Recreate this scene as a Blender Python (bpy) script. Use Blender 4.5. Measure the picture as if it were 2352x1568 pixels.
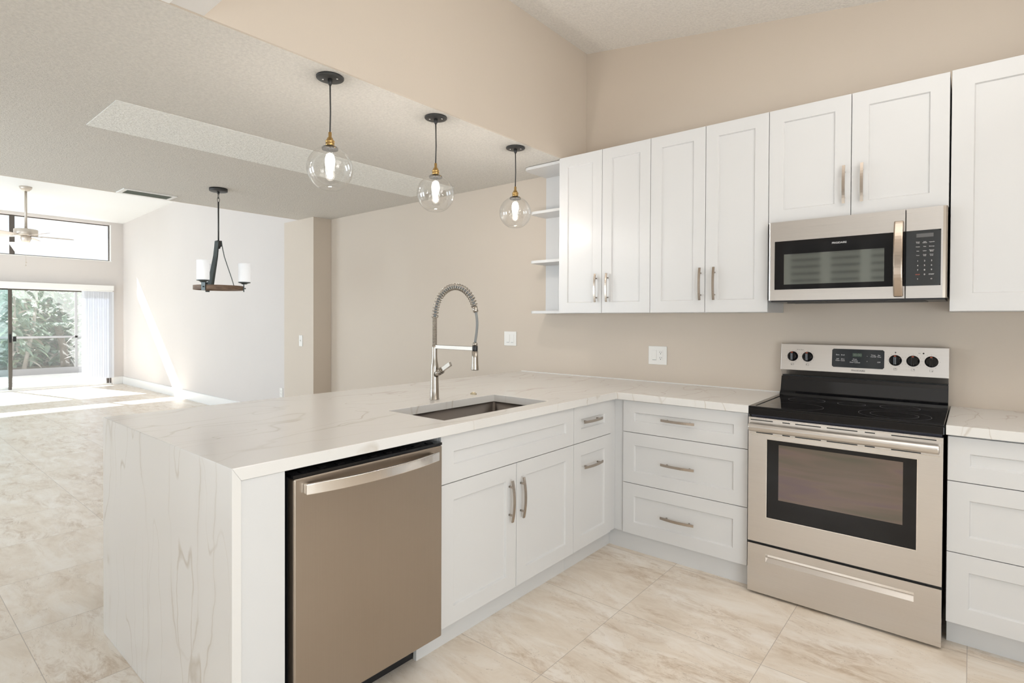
import bpy, bmesh, math, random
from mathutils import Vector, Matrix
random.seed(7)
for o in list(bpy.data.objects): bpy.data.objects.remove(o)
SC = bpy.context.scene
COL = SC.collection
PI = math.pi

# ------------------------------------------------------------------ camera
YAW, PITCH, ROLL, FPX, SY = -0.6958, -0.0102, 0.0041, 1265.87, -38.06
CAMPOS = Vector((0.9069, -3.4885, 1.3342))
fw = Vector((math.sin(YAW)*math.cos(PITCH), math.cos(YAW)*math.cos(PITCH), math.sin(PITCH)))
rt = Vector((math.cos(YAW), -math.sin(YAW), 0)); up = rt.cross(fw)
rt2 = rt*math.cos(ROLL) + up*math.sin(ROLL); up2 = up*math.cos(ROLL) - rt*math.sin(ROLL)
cd = bpy.data.cameras.new('camera'); cam = bpy.data.objects.new('camera', cd); COL.objects.link(cam)
cam.matrix_world = Matrix(((rt2.x, up2.x, -fw.x, CAMPOS.x), (rt2.y, up2.y, -fw.y, CAMPOS.y), (rt2.z, up2.z, -fw.z, CAMPOS.z), (0, 0, 0, 1)))
cd.sensor_width = 36; cd.lens = FPX/2352*36; cd.shift_y = SY/2352; cd.clip_start = 0.05; cd.clip_end = 200
SC.camera = cam

# ------------------------------------------------------------------ world, sun, area lights, exposure
w = bpy.data.worlds.new('world'); SC.world = w; w.use_nodes = True
bgn = w.node_tree.nodes['Background']; bgn.inputs[0].default_value = (0.92, 0.94, 1.0, 1); bgn.inputs[1].default_value = 1.3
SC.view_settings.view_transform = 'Standard'; SC.view_settings.look = 'None'
SC.view_settings.exposure = 0.02; SC.view_settings.gamma = 1.0; SC.view_settings.use_curve_mapping = False

sd = bpy.data.lights.new('sun', 'SUN'); so = bpy.data.objects.new('sun', sd); COL.objects.link(so)
so.rotation_euler = Vector((1, .254, -.87)).to_track_quat('-Z', 'Y').to_euler()
sd.energy = 23.0; sd.angle = 0.012; sd.color = (1, .98, .96)

def area(name, loc, direction, sx, sy_, power, color=(1, 1, 1)):
    l = bpy.data.lights.new(name, 'AREA'); l.shape = 'RECTANGLE'; l.size = sx; l.size_y = sy_
    l.energy = power; l.color = color
    o = bpy.data.objects.new(name, l); COL.objects.link(o); o.location = loc
    o.rotation_euler = Vector(direction).to_track_quat('-Z', 'Y').to_euler()
    return o
WARM = (1, .97, .93)
area('daylight_kitchen_window', (-.45, -5.0, .85), (.02, 1, -.1), 1.3, .8, 9, (.94, .98, 1))
area('fill_overhead', (.8, -1.75, 2.93), (-.1, 0, -1), 1.2, 1.2, 9, (1, .98, .95))  # added fill from overhead, no known fixture; lifts counters, floor and drawers
area('fill_side', (2.62, -3.5, .95), (-1, .08, 0), 2.2, 1.2, 57, (.83, .935, 1))  # added fill, no window in this wall; brightens beam and base cabinets
area('fill_uplight', (1.95, -1.7, 2.42), (-.85, -.35, 1.2), .8, 1.6, 33, (1, .97, .93))  # invented uplight out of view, brightens the kitchen ceiling and beam
area('fill_soffit', (.6, -3.7, 2.44), (0, 0, -1), 1.8, 1.2, 3, (1, .98, .95))  # made-up downlight under the soffit, brightens floor and counter
area('daylight_dining_window', (-4.3, -6.85, 1.35), (.1, 1, .0), 2.6, 2.0, 128, (.78, .90, 1))
dl = area('daylight_patio_door', (-2.68, -6.8, 1.30), (0, 1, 0), .62, 1.15, 6, (.80, .91, 1)); dl.data.spread = math.radians(9)
area('fill_living', (-9.0, -6.85, 1.45), (0, 1, .0), 3.5, 2.2, 155, (.74, .87, 1))  # added fill with no opening behind it, lifts the living room

# ------------------------------------------------------------------ mesh helpers
class Frame:
    """a = along the front, h = height, d = outward from the wall"""
    def __init__(s, A, N): s.A = Vector(A); s.N = Vector(N)
    def p(s, a, h, d): return s.A*a + s.N*d + Vector((0, 0, h))
STOVE = Frame((1, 0, 0), (0, -1, 0))       # a = x, d = -y
PEN = Frame((0, 1, 0), (1, 0, 0))          # a = y, d = x
WORLD = Frame((1, 0, 0), (0, 1, 0))        # a = x, h = z, d = y

class MB:
    def __init__(s): s.bm = bmesh.new()
    def box(s, F, a0, a1, h0, h1, d0, d1, mi=0):
        vs = [s.bm.verts.new(F.p(a, h, d)) for a in (a0, a1) for h in (h0, h1) for d in (d0, d1)]
        for q in ((0, 1, 3, 2), (4, 6, 7, 5), (0, 4, 5, 1), (2, 3, 7, 6), (0, 2, 6, 4), (1, 5, 7, 3)):
            f = s.bm.faces.new([vs[i] for i in q]); f.material_index = mi
        return s
    def prism(s, pts, vec, mi=0):
        pts = [Vector(p) for p in pts]; vec = Vector(vec)
        a = [s.bm.verts.new(p) for p in pts]; b = [s.bm.verts.new(p+vec) for p in pts]
        f = s.bm.faces.new(a); g = s.bm.faces.new(b[::-1]); f.material_index = g.material_index = mi
        n = len(pts)
        for i in range(n):
            f = s.bm.faces.new((a[i], b[i], b[(i+1) % n], a[(i+1) % n])); f.material_index = mi
        return s
    def tube(s, pts, r, seg=12, cap=True, mi=0, radii=None):
        pts = [Vector(p) for p in pts]; rings = []
        n = len(pts); t0 = (pts[1]-pts[0]).normalized()
        nrm = t0.orthogonal().normalized()
        for i, p in enumerate(pts):
            t = (pts[min(i+1, n-1)]-pts[max(i-1, 0)]).normalized()
            nrm = (nrm - t*nrm.dot(t)).normalized(); b = t.cross(nrm)
            rr = radii[i] if radii else r
            rings.append([s.bm.verts.new(p+(nrm*math.cos(2*PI*k/seg)+b*math.sin(2*PI*k/seg))*rr) for k in range(seg)])
        for i in range(n-1):
            for k in range(seg):
                f = s.bm.faces.new((rings[i][k], rings[i][(k+1) % seg], rings[i+1][(k+1) % seg], rings[i+1][k])); f.smooth = True; f.material_index = mi
        if cap:
            s.bm.faces.new(rings[0][::-1]).material_index = mi; s.bm.faces.new(rings[-1]).material_index = mi
        return s
    def lathe(s, c, prof, seg=32, axis=(0, 0, 1), cap0=True, cap1=True, smooth=True, mi=0):
        """prof = [(radius, height along axis)]"""
        c = Vector(c); ax = Vector(axis).normalized()
        u = Vector((1, 0, 0)) if abs(ax.x) < .9 else Vector((0, 1, 0))
        u = (u-ax*u.dot(ax)).normalized(); v = ax.cross(u); rings = []
        for r, h in prof:
            rings.append([s.bm.verts.new(c+ax*h+(u*math.cos(2*PI*k/seg)+v*math.sin(2*PI*k/seg))*r) for k in range(seg)])
        for i in range(len(prof)-1):
            for k in range(seg):
                f = s.bm.faces.new((rings[i][k], rings[i][(k+1) % seg], rings[i+1][(k+1) % seg], rings[i+1][k])); f.smooth = smooth; f.material_index = mi
        if cap0: s.bm.faces.new(rings[0][::-1]).material_index = mi
        if cap1: s.bm.faces.new(rings[-1]).material_index = mi
        return s
    def strip(s, path, half_w, half_t, wdir, mi=0):
        """flat bar along a path, wide along wdir"""
        path = [Vector(p) for p in path]; wd = Vector(wdir).normalized(); rings = []; n = len(path)
        for i, p in enumerate(path):
            t = (path[min(i+1, n-1)]-path[max(i-1, 0)]).normalized(); nn = t.cross(wd).normalized()
            rings.append([s.bm.verts.new(p+wd*half_w*x+nn*half_t*y) for x, y in ((-1, -1), (1, -1), (1, 1), (-1, 1))])
        for i in range(n-1):
            for k in range(4):
                f = s.bm.faces.new((rings[i][k], rings[i][(k+1) % 4], rings[i+1][(k+1) % 4], rings[i+1][k])); f.material_index = mi
        s.bm.faces.new(rings[0][::-1]); s.bm.faces.new(rings[-1])
        return s
    def build(s, name, mats, parent=None, root=None, bevel=0, bseg=2):
        rt_ = root if root is not None else (parent if parent is not None else None)
        bmesh.ops.recalc_face_normals(s.bm, faces=s.bm.faces[:])
        if rt_ is not None: bmesh.ops.translate(s.bm, verts=s.bm.verts[:], vec=-Vector(rt_['_o']))
        me = bpy.data.meshes.new(name); s.bm.to_mesh(me); s.bm.free()
        for m in (mats if isinstance(mats, (list, tuple)) else [mats]): me.materials.append(m)
        o = bpy.data.objects.new(name, me); COL.objects.link(o)
        if parent is not None: o.parent = parent
        o['_o'] = tuple(rt_['_o']) if rt_ is not None else (0, 0, 0)
        if bevel:
            b = o.modifiers.new('bevel', 'BEVEL'); b.width = bevel; b.segments = bseg; b.limit_method = 'ANGLE'; b.angle_limit = math.radians(40)
        return o

def thing(name, loc, label, cat, group=None):
    o = bpy.data.objects.new(name, None); COL.objects.link(o); o.location = loc; o.empty_display_size = .1
    o['_o'] = tuple(loc); o['label'] = label; o['category'] = cat
    if group: o['group'] = group
    return o
def tag(o, label, cat, group=None):
    o['label'] = label; o['category'] = cat
    if group: o['group'] = group
    return o
def struct(o):
    o['kind'] = 'structure'; return o
def copy_tree(o, parent=None):
    c = o.copy(); COL.objects.link(c)
    if parent is not None: c.parent = parent
    for ch in list(o.children): copy_tree(ch, c)
    return c
def text(name, body, size, F, a, h, d, mat, parent, align='CENTER', extr=.0002):
    cu = bpy.data.curves.new(name, 'FONT'); cu.body = body; cu.size = size; cu.align_x = align; cu.align_y = 'CENTER'; cu.extrude = extr
    t = bpy.data.objects.new(name, cu); COL.objects.link(t)
    me = bpy.data.meshes.new_from_object(t); bpy.data.objects.remove(t); bpy.data.curves.remove(cu)
    me.transform(Matrix(((F.A.x, 0, F.N.x, 0), (F.A.y, 0, F.N.y, 0), (0, 1, 0, 0), (0, 0, 0, 1))))
    me.transform(Matrix.Translation(F.p(a, h, d)-Vector(parent['_o'])))
    me.materials.clear(); me.materials.append(mat)
    o = bpy.data.objects.new(name, me); COL.objects.link(o); o.parent = parent; o['_o'] = parent['_o']
    return o

# ------------------------------------------------------------------ materials
def mat(name, col=(.8, .8, .8), rough=.5, metal=0, spec=.5, **k):
    m = bpy.data.materials.new(name); m.use_nodes = True
    b = m.node_tree.nodes['Principled BSDF']
    b.inputs['Base Color'].default_value = (*col, 1); b.inputs['Roughness'].default_value = rough
    b.inputs['Metallic'].default_value = metal; b.inputs['Specular IOR Level'].default_value = spec
    for kk, v in k.items(): b.inputs[kk.replace('_', ' ')].default_value = v
    return m
class N:
    """small node builder"""
    def __init__(s, m): s.m = m; s.t = m.node_tree; s.b = s.t.nodes['Principled BSDF']
    def n(s, typ, **k):
        x = s.t.nodes.new(typ)
        for a, v in k.items():
            if hasattr(x, a): setattr(x, a, v)
        return x
    def l(s, a, b): s.t.links.new(a, b)
    def obj(s, scale=(1, 1, 1)):
        g = s.n('ShaderNodeNewGeometry'); mp = s.n('ShaderNodeMapping'); mp.inputs['Scale'].default_value = scale
        s.l(g.outputs['Position'], mp.inputs['Vector']); return mp.outputs[0]
    def noise(s, vec, scale, detail=3, rough=.5, dist=0):
        x = s.n('ShaderNodeTexNoise'); x.inputs['Scale'].default_value = scale; x.inputs['Detail'].default_value = detail
        x.inputs['Roughness'].default_value = rough; x.inputs['Distortion'].default_value = dist; s.l(vec, x.inputs['Vector']); return x.outputs['Fac']
    def ramp(s, fac, stops):
        r = s.n('ShaderNodeValToRGB'); e = r.color_ramp.elements
        while len(e) < len(stops): e.new(.5)
        for i, (p, c) in enumerate(stops): e[i].position = p; e[i].color = (*c, 1) if len(c) == 3 else c
        s.l(fac, r.inputs[0]); return r.outputs[0]
    def math(s, op, a, b=None, c=None):
        x = s.n('ShaderNodeMath'); x.operation = op
        for i, v in enumerate((a, b, c)):
            if v is None: continue
            if isinstance(v, (int, float)): x.inputs[i].default_value = v
            else: s.l(v, x.inputs[i])
        return x.outputs[0]
    def mix(s, fac, a, b):
        x = s.n('ShaderNodeMix'); x.data_type = 'RGBA'
        if isinstance(fac, (int, float)): x.inputs[0].default_value = fac
        else: s.l(fac, x.inputs[0])
        for i, v in ((6, a), (7, b)):
            if isinstance(v, tuple): x.inputs[i].default_value = (*v, 1)
            else: s.l(v, x.inputs[i])
        return x.outputs[2]
    def bump(s, h, strength, dist):
        b = s.n('ShaderNodeBump'); b.inputs['Strength'].default_value = strength; b.inputs['Distance'].default_value = dist
        s.l(h, b.inputs['Height']); s.l(b.outputs[0], s.b.inputs['Normal'])

M = {}
def paint(name, col, rough=.6):
    m = mat(name, col, rough, spec=.3); q = N(m); v = q.obj()
    n = q.noise(v, 1.3, 3); q.l(q.mix(n, tuple(c*.975 for c in col), tuple(min(1, c*1.02) for c in col)), q.b.inputs['Base Color'])
    q.bump(q.noise(v, 160, 2), .12, .002); return m
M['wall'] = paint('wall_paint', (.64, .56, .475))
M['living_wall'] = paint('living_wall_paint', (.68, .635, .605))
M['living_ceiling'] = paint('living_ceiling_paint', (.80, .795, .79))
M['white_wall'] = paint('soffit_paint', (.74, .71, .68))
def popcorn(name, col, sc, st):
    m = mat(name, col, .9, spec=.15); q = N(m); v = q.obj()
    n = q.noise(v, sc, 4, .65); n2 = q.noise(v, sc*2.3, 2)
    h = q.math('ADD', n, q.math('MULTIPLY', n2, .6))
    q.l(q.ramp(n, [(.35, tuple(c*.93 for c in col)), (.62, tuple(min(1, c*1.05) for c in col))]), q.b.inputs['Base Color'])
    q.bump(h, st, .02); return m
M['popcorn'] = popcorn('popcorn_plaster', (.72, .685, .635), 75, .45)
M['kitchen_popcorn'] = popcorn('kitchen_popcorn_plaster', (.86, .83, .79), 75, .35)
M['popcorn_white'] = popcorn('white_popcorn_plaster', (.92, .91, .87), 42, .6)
M['cab'] = mat('white_cabinet_lacquer', (.67, .665, .66), .32, spec=.45)
q = N(M['cab']); q.bump(q.noise(q.obj(), 30, 2), .03, .001)
M['white'] = mat('white_trim', (.85, .84, .82), .4)
M['plastic'] = mat('white_plastic', (.82, .80, .76), .35)
M['slot'] = mat('dark_slot', (.05, .045, .04), .5)
M['black'] = mat('black_gloss', (.006, .006, .007), .07, spec=.4)
M['black_plastic'] = mat('black_plastic', (.015, .015, .017), .3)
M['dark'] = mat('dark_gap', (.02, .02, .02), .7)

def steel(name, col, rough, axis):
    m = mat(name, col, rough, metal=1); q = N(m)
    sc = {'h': (4, 4, 500), 'v': (500, 500, 4)}[axis]
    n = q.noise(q.obj(sc), 1.0, 3, .6)
    q.l(q.math('MULTIPLY_ADD', n, .12, rough-.06), q.b.inputs['Roughness'])
    q.l(q.mix(n, tuple(c*.94 for c in col), tuple(min(1, c*1.04) for c in col)), q.b.inputs['Base Color'])
    q.bump(n, .04, .001); return m
M['steel'] = steel('brushed_stainless', (.66, .63, .60), .30, 'h')
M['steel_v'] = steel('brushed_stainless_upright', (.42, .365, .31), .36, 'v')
M['steel_bright'] = mat('bright_stainless', (.82, .80, .78), .16, metal=1)
M['nickel'] = mat('brushed_nickel', (.44, .38, .325), .27, metal=1)
M['faucet'] = mat('faucet_nickel', (.42, .385, .34), .27, metal=1)
M['sink'] = steel('sink_steel', (.24, .21, .19), .36, 'h')
M['hose'] = mat('grey_hose', (.22, .23, .23), .45)
M['brass'] = mat('aged_brass', (.50, .33, .13), .3, metal=1)
M['iron'] = mat('dark_iron', (.045, .045, .045), .45, metal=.4)
M['iron_blue'] = mat('dark_zinc', (.10, .115, .115), .42, metal=.6)
M['bronze'] = mat('bronze_frame', (.09, .075, .065), .45)
M['wood'] = mat('weathered_wood', (.2, .13, .09), .6)
q = N(M['wood']); q.l(q.ramp(q.noise(q.obj((6, 6, 60)), 3, 4), [(.3, (.10, .06, .04)), (.7, (.27, .18, .12))]), q.b.inputs['Base Color'])
M['fan_metal'] = mat('satin_nickel_fan', (.62, .56, .49), .35, metal=.6)
M['fan_blade'] = mat('pale_maple_blade', (.66, .57, .50), .45)
M['glyph'] = mat('white_print', (.75, .75, .75), .5)
M['glyph_dim'] = mat('dim_print', (.22, .26, .21), .5)
M['glyph_red'] = mat('red_print', (.55, .12, .06), .5)
M['glyph_dark'] = mat('dark_print', (.06, .06, .06), .5)
M['red_mark'] = mat('red_mark', (.45, .08, .03), .5)
M['lcd'] = mat('display_green', (.05, .08, .06), .2)
M['oven_glass'] = mat('oven_window_glass', (.13, .095, .075), .12, spec=.8)
q = N(M['oven_glass']); q.l(q.ramp(q.noise(q.obj((1.2, 1.2, 9)), 1.6, 2, .4, .8), [(.3, (.10, .085, .06)), (.55, (.15, .105, .085)), (.75, (.12, .08, .095))]), q.b.inputs['Base Color'])
M['mw_glass'] = mat('microwave_window_glass', (.27, .29, .27), .05, metal=.9)
M['ctrl'] = mat('control_panel_gloss', (.02, .025, .03), .08, spec=.8)
M['frost'] = mat('frosted_glass', (.95, .96, .98), .4, Emission_Strength=.32)
M['frost'].node_tree.nodes['Principled BSDF'].inputs['Emission Color'].default_value = (.93, .96, 1, 1)
M['bulb'] = mat('glowing_filament', (1, 1, 1), .4, Emission_Strength=9)
M['bulb'].node_tree.nodes['Principled BSDF'].inputs['Emission Color'].default_value = (1, .93, .85, 1)
M['fan_bowl'] = mat('lit_fan_bowl', (1, .98, .95), .4, Emission_Strength=1.0)
M['fan_bowl'].node_tree.nodes['Principled BSDF'].inputs['Emission Color'].default_value = (1, .98, .95, 1)
M['leaf'] = mat('leaf_green', (.10, .17, .07), .6)
q = N(M['leaf']); q.l(q.ramp(q.noise(q.obj(), 2.2, 4), [(.3, (.22, .33, .27)), (.55, (.36, .46, .33)), (.75, (.60, .63, .38))]), q.b.inputs['Base Color'])  # greens paled, washed-out haze put into the leaf colour
M['leaf_dry'] = mat('dry_leaf', (.50, .45, .39), .6)
M['bark'] = mat('pale_bark', (.55, .50, .45), .8)
M['deck'] = mat('pale_deck', (.78, .76, .73), .7)
M['sill_glare'] = mat('glare_pale_sill', (.80, .79, .77), .5)  # sill and bottom rails paled: blown-out sunlight put into the colour
bm_ = bpy.data.materials.new('translucent_vane'); bm_.use_nodes = True; t_ = bm_.node_tree; p_ = t_.nodes['Principled BSDF']
p_.inputs['Base Color'].default_value = (.85, .86, .88, 1); tl_ = t_.nodes.new('ShaderNodeBsdfTranslucent'); tl_.inputs[0].default_value = (.85, .87, .92, 1)
mx_ = t_.nodes.new('ShaderNodeMixShader'); mx_.inputs[0].default_value = .45
t_.links.new(p_.outputs[0], mx_.inputs[1]); t_.links.new(tl_.outputs[0], mx_.inputs[2]); t_.links.new(mx_.outputs[0], t_.nodes['Material Output'].inputs[0])
M['vane'] = bm_
M['screen'] = mat('lanai_rail_paint', (.34, .33, .33), .6)

def glass(name, tint=(1, 1, 1), gloss=.08, blend=.35, rough=.02):
    m = bpy.data.materials.new(name); m.use_nodes = True; t = m.node_tree; t.nodes.clear()
    o = t.nodes.new('ShaderNodeOutputMaterial'); mx = t.nodes.new('ShaderNodeMixShader')
    tr = t.nodes.new('ShaderNodeBsdfTransparent'); gl = t.nodes.new('ShaderNodeBsdfGlossy'); lw = t.nodes.new('ShaderNodeLayerWeight')
    tr.inputs[0].default_value = (*tint, 1); gl.inputs['Roughness'].default_value = rough; lw.inputs[0].default_value = blend
    ma = t.nodes.new('ShaderNodeMath'); ma.operation = 'MULTIPLY_ADD'; ma.inputs[1].default_value = .55; ma.inputs[2].default_value = gloss
    t.links.new(lw.outputs['Facing'], ma.inputs[0])
    t.links.new(ma.outputs[0], mx.inputs[0]); t.links.new(tr.outputs[0], mx.inputs[1]); t.links.new(gl.outputs[0], mx.inputs[2]); t.links.new(mx.outputs[0], o.inputs[0])
    return m
M['pane'] = glass('window_pane', (.97, .99, .99), .03, .12)
M['globe'] = glass('clear_globe_glass', (.985, .985, .98), .04, .32)
M['tint'] = glass('tinted_pane', (.80, .90, .92), .05, .12)

# quartz
def quartz():
    m = mat('veined_quartz', (.8, .8, .8), .16, spec=.5); q = N(m); v = q.obj()
    def warp(vec, scale, amt, det):
        wn = q.n('ShaderNodeTexNoise'); wn.inputs['Scale'].default_value = scale; wn.inputs['Detail'].default_value = det; q.l(vec, wn.inputs['Vector'])
        sub = q.n('ShaderNodeVectorMath'); sub.operation = 'SUBTRACT'; q.l(wn.outputs['Color'], sub.inputs[0]); sub.inputs[1].default_value = (.5, .5, .5)
        scl = q.n('ShaderNodeVectorMath'); scl.operation = 'SCALE'; q.l(sub.outputs[0], scl.inputs[0]); scl.inputs['Scale'].default_value = amt
        add = q.n('ShaderNodeVectorMath'); q.l(vec, add.inputs[0]); q.l(scl.outputs[0], add.inputs[1]); return add.outputs[0]
    wv = warp(warp(v, 1.6, .28, 3), 11, .035, 4)
    mp = q.n('ShaderNodeMapping'); q.l(wv, mp.inputs[0]); mp.inputs['Rotation'].default_value = (0, math.radians(14), math.radians(-12)); mp.inputs['Scale'].default_value = (2.3, .75, .42)
    def vein(scale, width, off):
        n = q.n('ShaderNodeTexNoise'); n.inputs['Scale'].default_value = scale; n.inputs['Detail'].default_value = 1.0
        m2 = q.n('ShaderNodeMapping'); m2.inputs['Location'].default_value = (off, off*1.7, off*.3); q.l(mp.outputs[0], m2.inputs[0]); q.l(m2.outputs[0], n.inputs['Vector'])
        d = q.math('ABSOLUTE', q.math('SUBTRACT', n.outputs['Fac'], .5))
        return q.math('MAXIMUM', q.math('SUBTRACT', 1.0, q.math('DIVIDE', d, width)), 0)
    mask = q.ramp(q.noise(v, 2.1, 3), [(.40, (0, 0, 0)), (.60, (1, 1, 1))]); mask2 = q.ramp(q.noise(v, 3.7, 3), [(.35, (.15, .15, .15)), (.62, (1, 1, 1))])
    a = q.math('MULTIPLY', q.math('MULTIPLY', vein(1.7, .011, 3.1), mask2), .56)
    b = q.math('MULTIPLY', q.math('MULTIPLY', vein(2.6, .008, 9.4), mask), .62)
    c = q.math('MULTIPLY', q.math('MULTIPLY', vein(1.7, .045, 3.1), mask2), .10)
    fac = q.math('MAXIMUM', q.math('MAXIMUM', a, b), c)
    base = q.mix(q.noise(v, 1.2, 3), (.72, .70, .675), (.76, .745, .72))
    q.l(q.mix(fac, base, (.47, .40, .32)), q.b.inputs['Base Color'])
    return m
M['quartz'] = quartz()

# stone floor tiles 0.613 x 0.60
def stone():
    m = mat('travertine_tile', (.7, .6, .5), .32, spec=.45); q = N(m)
    g = q.n('ShaderNodeNewGeometry'); sp = q.n('ShaderNodeSeparateXYZ'); q.l(g.outputs['Position'], sp.inputs[0])
    tx = q.math('DIVIDE', q.math('SUBTRACT', sp.outputs[0], .29), .6135); ty = q.math('DIVIDE', q.math('ADD', sp.outputs[1], 1.236), .6015)
    fx = q.math('FRACT', tx); fy = q.math('FRACT', ty)
    ex = q.math('MINIMUM', fx, q.math('SUBTRACT', 1, fx)); ey = q.math('MINIMUM', fy, q.math('SUBTRACT', 1, fy))
    gr = q.math('LESS_THAN', q.math('MINIMUM', ex, ey), .0022)
    cb = q.n('ShaderNodeCombineXYZ'); q.l(q.math('FLOOR', tx), cb.inputs[0]); q.l(q.math('FLOOR', ty), cb.inputs[1])
    wh = q.n('ShaderNodeTexWhiteNoise'); q.l(cb.outputs[0], wh.inputs['Vector'])
    sc = q.n('ShaderNodeVectorMath'); sc.operation = 'SCALE'; q.l(wh.outputs['Color'], sc.inputs[0]); sc.inputs['Scale'].default_value = 23
    ad = q.n('ShaderNodeVectorMath'); q.l(g.outputs['Position'], ad.inputs[0]); q.l(sc.outputs[0], ad.inputs[1])
    mp = q.n('ShaderNodeMapping'); mp.inputs['Scale'].default_value = (1, 2.6, 1); mp.inputs['Rotation'].default_value = (0, 0, .25); q.l(ad.outputs[0], mp.inputs[0])
    n1 = q.noise(mp.outputs[0], 2.6, 10, .68, .5); n2 = q.noise(mp.outputs[0], 5.5, 12, .78, .6); n3 = q.noise(mp.outputs[0], 1.5, 4, .5, .3)
    c1 = q.ramp(n1, [(.28, (.65, .55, .44)), (.45, (.765, .675, .57)), (.58, (.82, .75, .665)), (.74, (.87, .82, .76))])
    c2 = q.mix(q.math('MULTIPLY', q.ramp(n2, [(.47, (0, 0, 0)), (.66, (.85, .85, .85))]), q.ramp(n3, [(.42, (.08, .08, .08)), (.58, (1, 1, 1))])), c1, (.47, .34, .22))
    vn = q.math('LESS_THAN', q.math('ABSOLUTE', q.math('SUBTRACT', q.noise(mp.outputs[0], 2.6, 5, .62, .5), .5)), .0018)
    c3 = q.mix(q.math('MULTIPLY', q.math('MULTIPLY', vn, n3), .85), c2, (.36, .28, .2))
    q.l(q.mix(q.math('MULTIPLY', gr, .75), c3, (.40, .34, .29)), q.b.inputs['Base Color'])
    q.l(q.math('MULTIPLY_ADD', n2, .2, .22), q.b.inputs['Roughness'])
    q.bump(q.math('SUBTRACT', 1, gr), .15, .001)
    return m
M['stone'] = stone()

# ------------------------------------------------------------------ the setting
ZB = 2.4565; YL = .03; XL = -12.28
def sbox(name, m, *a, **k): return struct(MB().box(WORLD, *a).build(name, m, **k))   # x0,x1,z0,z1,y0,y1
sbox('floor', M['stone'], XL, 2.9, -.12, 0, -7.1, .25)
sbox('wall_back', M['wall'], -5.30, 2.9, 0, 3.6, 0, .25)
sbox('wall_living_side', M['living_wall'], XL-.2, -5.31, 0, 3.8, YL, .25)
sbox('wall_jog', M['wall'], -5.325, -4.684, 0, ZB, -.219, -.001)
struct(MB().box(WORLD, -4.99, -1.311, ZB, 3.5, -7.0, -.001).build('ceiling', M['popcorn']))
sbox('trim_1', M['popcorn_white'], -3.06, -2.49, ZB-.004, ZB+.02, -2.61, -.19)
# beam face towards the kitchen carries wall paint
sbox('wall_beam', M['wall'], -1.3105, -1.297, ZB-.0005, 3.42, -7.0, -.001)
# living-room side of the dropped ceiling
sbox('wall_living_header', M['wall'], -5.01, -4.991, ZB, 3.5, -7.0, YL-.001)
def zc(x): return 3.295-.151*(x+1.311)
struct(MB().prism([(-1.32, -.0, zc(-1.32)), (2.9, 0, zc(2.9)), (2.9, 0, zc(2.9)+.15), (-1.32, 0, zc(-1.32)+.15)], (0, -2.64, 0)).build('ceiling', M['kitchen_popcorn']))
def zl(x): return 3.228+.0304*(x+12.27)
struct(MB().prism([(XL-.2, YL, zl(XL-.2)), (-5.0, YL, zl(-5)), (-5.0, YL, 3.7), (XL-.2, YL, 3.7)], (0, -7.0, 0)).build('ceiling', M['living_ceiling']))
# soffit over the rear half of the kitchen
sbox('wall_soffit', M['white_wall'], -1.2965, 2.9, ZB, 3.5, -5.2, -2.645)
# far living wall with clerestory and sliding door openings
fwm = MB()
fwm.box(WORLD, XL-.16, XL, 0, 3.7, -.17, YL)
fwm.box(WORLD, XL-.16, XL, 1.90, 2.455, -3.6, -.17)
fwm.box(WORLD, XL-.16, XL, 3.175, 3.7, -3.6, -.17)
fwm.box(WORLD, XL-.16, XL, 0, 3.7, -7.1, -3.6)
struct(fwm.build('wall_left', M['living_wall']))
# walls behind the camera
wf = MB(); Y0 = -5.2
wf.box(WORLD, -1.31, .62, 0, 1.0, Y0-.15, Y0); wf.box(WORLD, -1.31, 2.9, 2.36, 3.4, Y0-.15, Y0)
wf.box(WORLD, -1.31, -1.02, 1.0, 2.36, Y0-.15, Y0); wf.box(WORLD, .38, .62, 1.0, 2.36, Y0-.15, Y0)
wf.box(WORLD, 2.40, 2.9, 0, 2.36, Y0-.15, Y0); wf.box(WORLD, .62, 2.4, 0, .75, Y0-.15, Y0)
struct(wf.build('wall_front', M['wall']))
sbox('wall_right', M['wall'], 2.7, 2.9, 0, 3.6, -5.2, -.001)
sbox('wall_dining_side', M['wall'], -12.2, -1.31, 0, 3.6, -7.15, -7.0)
sbox('wall_light_block', M['wall'], -3.3, -1.311, 0, ZB, -5.35, -5.2)  # unseen partition, added to block dining light from the waterfall end
sbox('trim_4', M['white'], XL-.14, XL+.001, 2.4575, 3.1745, -.1855, -.1705)
# baseboards
bb = MB().box(WORLD, XL+.001, -5.33, 0, .145, YL-.016, YL-.001); bb.box(WORLD, XL+.001, -5.33, .145, .150, YL-.011, YL-.001)
struct(bb.build('baseboard_living', M['white'], bevel=.004))
bb = MB().box(WORLD, XL+.001, XL+.016, 0, .15, -.155, YL-.017)
struct(bb.build('baseboard_left', M['white'], bevel=.004))
bb = MB().box(WORLD, -5.342, -5.326, 0, .14, -.235, YL-.02); bb.box(WORLD, -5.326, -4.67, 0, .14, -.235, -.22); bb.box(WORLD, -4.683, -4.67, 0, .14, -.22, -.001); bb.box(WORLD, -4.67, -1.93, 0, .14, -.015, -.001)
struct(bb.build('baseboard_dining', M['white']))
sbox('trim_2', M['white'], XL-.12, XL+.012, 2.443, 2.457, -3.55, -.165)

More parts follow.
